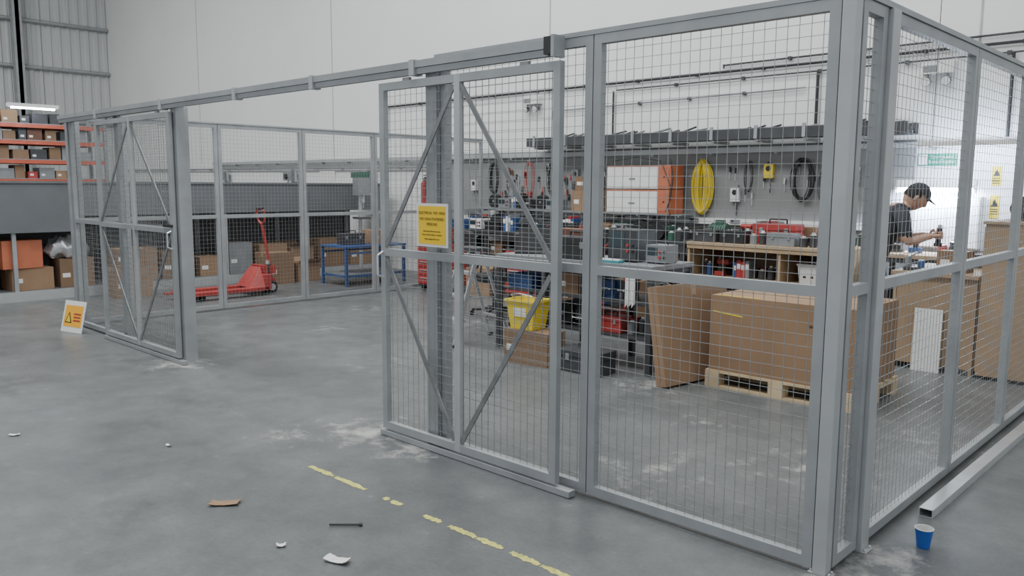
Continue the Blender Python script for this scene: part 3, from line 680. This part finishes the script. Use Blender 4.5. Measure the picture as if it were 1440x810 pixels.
for sx in (-1,1): b.box(sx*.32-.012,-.55,.14,sx*.32+.012,.55,.17,BLUE); b.box(sx*.32-.012,-.55,.50,sx*.32+.012,.55,.53,BLUE)
for sy in (-1,1): b.box(-.30,sy*.57-.012,.14,.30,sy*.57+.012,.17,BLUE)
b.box(-.32,-.56,.171,.32,.56,.185,GREYP); b.finish('blue_steel_table',(-9.65,4.75,0))
toolbox((-9.65,4.5,.631),DARK,1.4,.9); carton((-9.65,5.0,.631),.35,.3,.22,1.5)
b=B(); b.box(-.2,-.25,0,.2,.25,.04,GREEN); b.cyl((0,.08,.04),(0,.08,1.75),.035,ALU,14); b.box(-.10,-.22,1.40,.10,.2,1.70,GREYP); b.box(-.09,-.20,1.70,.09,.35,1.80,GREEN); b.cyl((0,-.14,1.40),(0,-.14,1.28),.025,ALU,12); b.cyl((0,-.14,1.28),(0,-.14,1.18),.006,ALU,8); b.box(-.15,-.28,1.0,.15,.05,1.03,DARK)
for a in range(3):
    t=a*2.1; b.cyl((.10,-.05,1.5),(.17,-.05+.14*math.cos(t),1.5+.14*math.sin(t)),.007,ALU,6); b.ball((.17,-.05+.14*math.cos(t),1.5+.14*math.sin(t)),.018,BLACK,8,6)
b.cyl((0,.25,1.45),(0,.25,1.70),.08,GREEN,16); b.finish('pedestal_drill',(-10.45,5.3,.0),1.2,bevel=.004)
def pallet_truck():
    e=empty('pallet_truck',(-9.60,2.78,0),math.pi/2)
    b=B()
    for s in (-1,1):
        b.box(-1.15,s*.20-.08,.07,.05,s*.20+.08,.12,RED); b.box(-1.25,s*.20-.05,.07,-1.15,s*.20+.05,.10,RED)
        for dx in (-1.02,-.92): b.cyl((dx,s*.20-.05,.04),(dx,s*.20+.05,.04),.04,RUBBER,12)
    b.box(.0,-.28,.08,.10,.28,.30,RED); b.box(.04,-.18,.30,.10,.18,.42,RED)
    b.add([(.0,-.28,.12),(.0,.28,.12),(-.2,.20,.12),(-.2,-.20,.12),(.0,-.15,.40),(.0,.15,.40)],[(0,1,5,4),(3,4,5,2),(0,4,3),(1,2,5)],RED)
    b.finish('fork_frame',parent=e,bevel=.004)
    b=B(); b.cyl((.2,0,.18),(.2,0,.42),.055,DARK,14); b.cyl((.2,0,.42),(.2,0,.47),.03,ALU,12); b.box(.12,-.06,.14,.28,.06,.22,RED)
    for s in (-1,1): b.cyl((.2,s*.06,.09),(.2,s*.12,.09),.09,RUBBER,18); b.cyl((.2,s*.125,.09),(.2,s*.13,.09),.05,ALU,12)
    b.finish('hydraulic_pump_and_wheels',parent=e)
    b=B(); b.cyl((.24,0,.36),(.13,0,1.02),.022,RED,12); b.box(.20,-.08,.28,.29,.08,.40,RED)
    P=[(.13,0,1.00),(.125,-.09,1.06),(.11,-.11,1.20),(.105,0,1.24),(.11,.11,1.20),(.125,.09,1.06),(.13,0,1.00)]
    b.tube(P,.016,RED,8); b.cyl((.105,-.08,1.235),(.105,.08,1.235),.02,BLACK,8); b.finish('tow_handle',parent=e)
pallet_truck()

# ------------------------------------------------------------ person
def skinmesh(verts,edges,radii,levels=2,root=0):
    me=D.meshes.new('tmp'); me.from_pydata(verts,edges,[]); o=D.objects.new('tmp',me); link(o)
    md=o.modifiers.new('s','SKIN'); md.use_smooth_shade=True
    me.update()
    for i,r in enumerate(radii):
        sv=me.skin_vertices[0].data[i]; sv.radius=(r if hasattr(r,'__len__') else (r,r)); sv.use_root=(i==root)
    sb=o.modifiers.new('u','SUBSURF'); sb.levels=levels; sb.render_levels=levels
    dg=C.evaluated_depsgraph_get(); ev=o.evaluated_get(dg); m2=D.meshes.new_from_object(ev)
    D.objects.remove(o); return m2
def person():
    e=empty('man_working',(-1.49,4.74,0),math.radians(26)); e.scale=(1.03,1.03,1.03)
    V=[];E=[];R=[]
    def v(p,r,par=None):
        V.append(p);R.append(r);i=len(V)-1
        if par is not None:E.append((par,i))
        return i
    pel=v((-.06,0,.94),(.165,.13)); ab=v((-.03,0,1.06),(.165,.13),pel); ch=v((.03,0,1.20),(.185,.14),ab); uc=v((.10,0,1.31),(.16,.12),ch); nk=v((.165,0,1.375),(.060,.060),uc); hd=v((.205,0,1.425),(.052,.052),nk)
    wr={}
    for s in (-1,1):
        h=v((-.06,s*.095,.88),.088,pel); th=v((-.03,s*.105,.70),.078,h); k=v((.0,s*.11,.49),.056,th); cf=v((-.02,s*.11,.36),.055,k); an=v((-.04,s*.11,.10),.036,cf); ft=v((.0,s*.115,.045),.038,an); to=v((.13,s*.13,.035),.032,ft)
        cl=v((.11,s*.10,1.335),.078,uc); sh=v((.12,s*.20,1.305),.074,cl); ua=v((.14,s*.24,1.20),.060,sh); el=v((.17,s*.25,1.07),.046,ua); fa=v((.27,s*.19,1.10),.038,el); w=v((.38,s*.115,1.125),.026,fa); wr[s]=V[w]
    me=skinmesh(V,E,R)
    me.name='body'
    for m in (SHIRT,TROUS,SKIN,BLACK): me.materials.append(m)
    for p in me.polygons:
        c=p.center; p.use_smooth=True
        if c.z<.085: i=3
        elif c.z<.95 and c.x<.25: i=1
        elif c.z>1.375 and abs(c.y)<.075 : i=2
        elif (c.x>.215 and c.z<1.2 and abs(c.y)>.08) or (abs(c.y)>.17 and c.z<1.12 and c.z>1.0): i=2
        else: i=0
        p.material_index=i
    o=D.objects.new('body',me); link(o); o.parent=e
    bm=bmesh.new(); bmesh.ops.create_uvsphere(bm,u_segments=32,v_segments=24,radius=1)
    for q in bm.verts:
        x,y,z=q.co
        jaw=max(0,-z)
        X=x*.098*(1-.10*jaw); Y=y*.076*(1-.30*jaw**1.4); Z=z*.118
        if x>.3:
            X-=.006*math.exp(-((z-.08)**2)/.02)*math.exp(-((abs(y)-.38)**2)/.03)
            X+=.022*math.exp(-((z+.18)**2)/.018)*math.exp(-(y**2)/.018)
            X+=.010*math.exp(-((z-.05)**2)/.03)*math.exp(-(y**2)/.012)
            X+=.006*math.exp(-((z+.48)**2)/.006)*math.exp(-(y**2)/.06)
            X+=.008*math.exp(-((z+.78)**2)/.02)*math.exp(-(y**2)/.08)
            X+=.004*math.exp(-((z-.25)**2)/.01)*math.exp(-(y**2)/.3)
        q.co=(X,Y,Z)
    me=D.meshes.new('head'); bm.to_mesh(me); bm.free(); me.materials.append(SKIN); me.materials.append(HAIR); me.materials.append(mat('lips',(0.36,0.14,0.12),.5))
    for p in me.polygons:
        p.use_smooth=True; c=p.center
        if abs(c.z+.057)<.006 and abs(c.y)<.025 and c.x>.05: p.material_index=2
    hp=empty('head_group',(.25,0,1.465)); hp.rotation_euler=(0,math.radians(36),0); hp.parent=e; hp.scale=(1.04,1.04,1.04)
    o=D.objects.new('head',me); link(o); o.parent=hp
    # short hair below the cap, then the cap with its peak
    for nm,k,cond,mt in (('hair',1.0,lambda x,y,z:(x>.35 and z<.52) or (z<-.35) or (x>-.05 and z<.0),HAIR),
                      ('cap',1.05,lambda x,y,z:z<.34-.12*x*0,SHIRT)):
        bm=bmesh.new(); bmesh.ops.create_uvsphere(bm,u_segments=32,v_segments=24,radius=1)
        dele=[]
        for q in bm.verts:
            x,y,z=q.co
            if cond(x,y,z): dele.append(q)
            n=1+(.02*math.sin(31*x+17*y)*math.sin(23*z) if nm=='hair' else 0)
            q.co=(x*.106*n*k,y*.084*n*k,z*.126*n*k)
        bmesh.ops.delete(bm,geom=dele,context='VERTS')
        me=D.meshes.new(nm); bm.to_mesh(me); bm.free(); me.materials.append(mt)
        for p in me.polygons:p.use_smooth=True
        o=D.objects.new(nm,me); link(o); o.parent=hp
    b=B(); n=10; top=[];inn=[]
    for i in range(n+1):
        t=-1.15+2.3*i/n
        inn.append((.100*math.cos(t),.082*math.sin(t),.052)); top.append((.100*math.cos(t)+.068*math.cos(t*.9)**.5 if abs(t)<1.14 else .100*math.cos(t)+.01,.080*math.sin(t),.040))
    for i in range(n):
        b.poly([inn[i],top[i],top[i+1],inn[i+1]],SHIRT); b.poly([(p[0],p[1],p[2]-.004) for p in (inn[i+1],top[i+1],top[i],inn[i])],SHIRT)
    b.finish('cap_peak',parent=hp)
    b=B()
    for s in (-1,1):
        b.ball((.081,s*.029,.010),(.010,.012,.006),WHITE,10,8); b.ball((.0895,s*.029,.008),(.004,.006,.005),BLACK,8,6)
        b.ball((.092,s*.030,.028),(.008,.019,.004),HAIR,8,6)
        b.ball((-.005,s*.078,-.008),(.018,.008,.030),SKIN,10,8); b.ball((.0,s*.086,-.008),(.009,.003,.018),mat('ear_inner',(0.35,0.18,0.13),.6),8,6)
    b.finish('eyes_ears_brows',parent=hp,smooth=True)
    for s in (-1,1):
        w=Vector(wr[s]); d=Vector((.9,-s*.35,.05)).normalized()
        inward=Vector((0,-s,0)); inward=(inward-d*inward.dot(d)).normalized(); upv=d.cross(inward).normalized()
        if upv.z<0: upv=-upv
        VV=[w-d*.02,w+d*.02,w+d*.05,w+d*.085]; RR=[(.024,.024),(.026,.019),(.036,.016),(.036,.013)]
        parts=[skinmesh(VV,[(0,1),(1,2),(2,3)],RR,2)]
        for k,(off,L) in enumerate([(.027,.95),(.009,1.05),(-.009,1.0),(-.027,.8)]):
            a=w+d*.075+upv*off; p1=a+d*.030*L+inward*.004; p2=p1+(d*.35+inward*.9).normalized()*.030*L; p3=p2+(-d*.55+inward*.75).normalized()*.022*L
            parts.append(skinmesh([a-d*.02,a,p1,p2,p3],[(0,1),(1,2),(2,3),(3,4)],[.009,.0095,.009,.0082,.007],2))
        a=w+d*.03+upv*.022; p1=a+(d*.6+upv*.5+inward*.5).normalized()*.035; p2=p1+(d*.6+inward*.7).normalized()*.030
        parts.append(skinmesh([a-d*.01,a,p1,p2],[(0,1),(1,2),(2,3)],[.012,.012,.0105,.008],2))
        bm=bmesh.new()
        for pm in parts: bm.from_mesh(pm)
        me=D.meshes.new('hand'); bm.to_mesh(me); bm.free(); me.materials.append(SKIN)
        for p in me.polygons:p.use_smooth=True;p.material_index=0
        o=D.objects.new('hand_left' if s>0 else 'hand_right',me); link(o); o.parent=e
    b=B(); b.cyl((.45,-.015,1.06),(.46,.01,1.19),.024,BLACK,14); b.cyl((.45,-.015,1.03),(.45,-.015,1.06),.034,DARK,14); b.cyl((.46,.01,1.19),(.462,.015,1.22),.016,ALU,12)
    b.finish('held_tool',parent=e)
person()

# ------------------------------------------------------------ lights
def area(name,loc,sx,sy,power,col=(1,1,1),rot=(0,0,0)):
    L=D.lights.new(name,'AREA'); L.shape='RECTANGLE'; L.size=sx; L.size_y=sy; L.energy=power; L.color=col
    o=D.objects.new(name,L); o.location=loc; o.rotation_euler=rot; link(o); return o
area('skylight_panel',(-5,-1.5,CZ-.1),12,2.0,980,(0.965,0.99,0.99))
area('skylight_panel',(-16,-1.5,CZ-.1),10,2.0,930,(0.97,0.99,0.99))
area('skylight_panel',(-4,3.2,CZ-.1),12,1.4,590,(0.965,0.99,0.99))
area('desk_lamp_glow',(-1.55,6.30,1.55),.7,.1,65,(0.62,0.76,1.0),(math.radians(50),0,0))
area('added_wall_fill',(-1.1,6.0,2.0),1.0,.2,42,(0.66,0.78,1.0),(math.radians(75),0,0))  # added fill light to brighten the wall glow; not an actual lamp of the hall
b=B(); b.box(-1.65,5.96,2.02,-.55,6.03,2.07,WHITE); b.cyl((-1.5,6.0,2.07),(-1.5,6.0,CZ),.004,DARK,6); b.cyl((-.7,6.0,2.07),(-.7,6.0,CZ),.004,DARK,6); b.finish('added_fill_housing')  # invented housing and hangers for the added wall fill
w=D.worlds.new('hall_ambient'); C.scene.world=w; w.use_nodes=True
w.node_tree.nodes['Background'].inputs[0].default_value=(0.90,0.95,1.0,1); w.node_tree.nodes['Background'].inputs[1].default_value=1.0

cam=D.cameras.new('camera'); cam.sensor_width=36; cam.lens=28.75; cam.clip_end=200
co=D.objects.new('camera',cam); co.location=(1.28,-3.235,1.6)
M3=Matrix.Rotation(math.radians(43.54),3,'Z')@Matrix.Rotation(math.radians(90-7.2),3,'X')@Matrix.Rotation(math.radians(.35),3,'Z')
co.rotation_euler=M3.to_euler(); link(co)
C.scene.camera=co
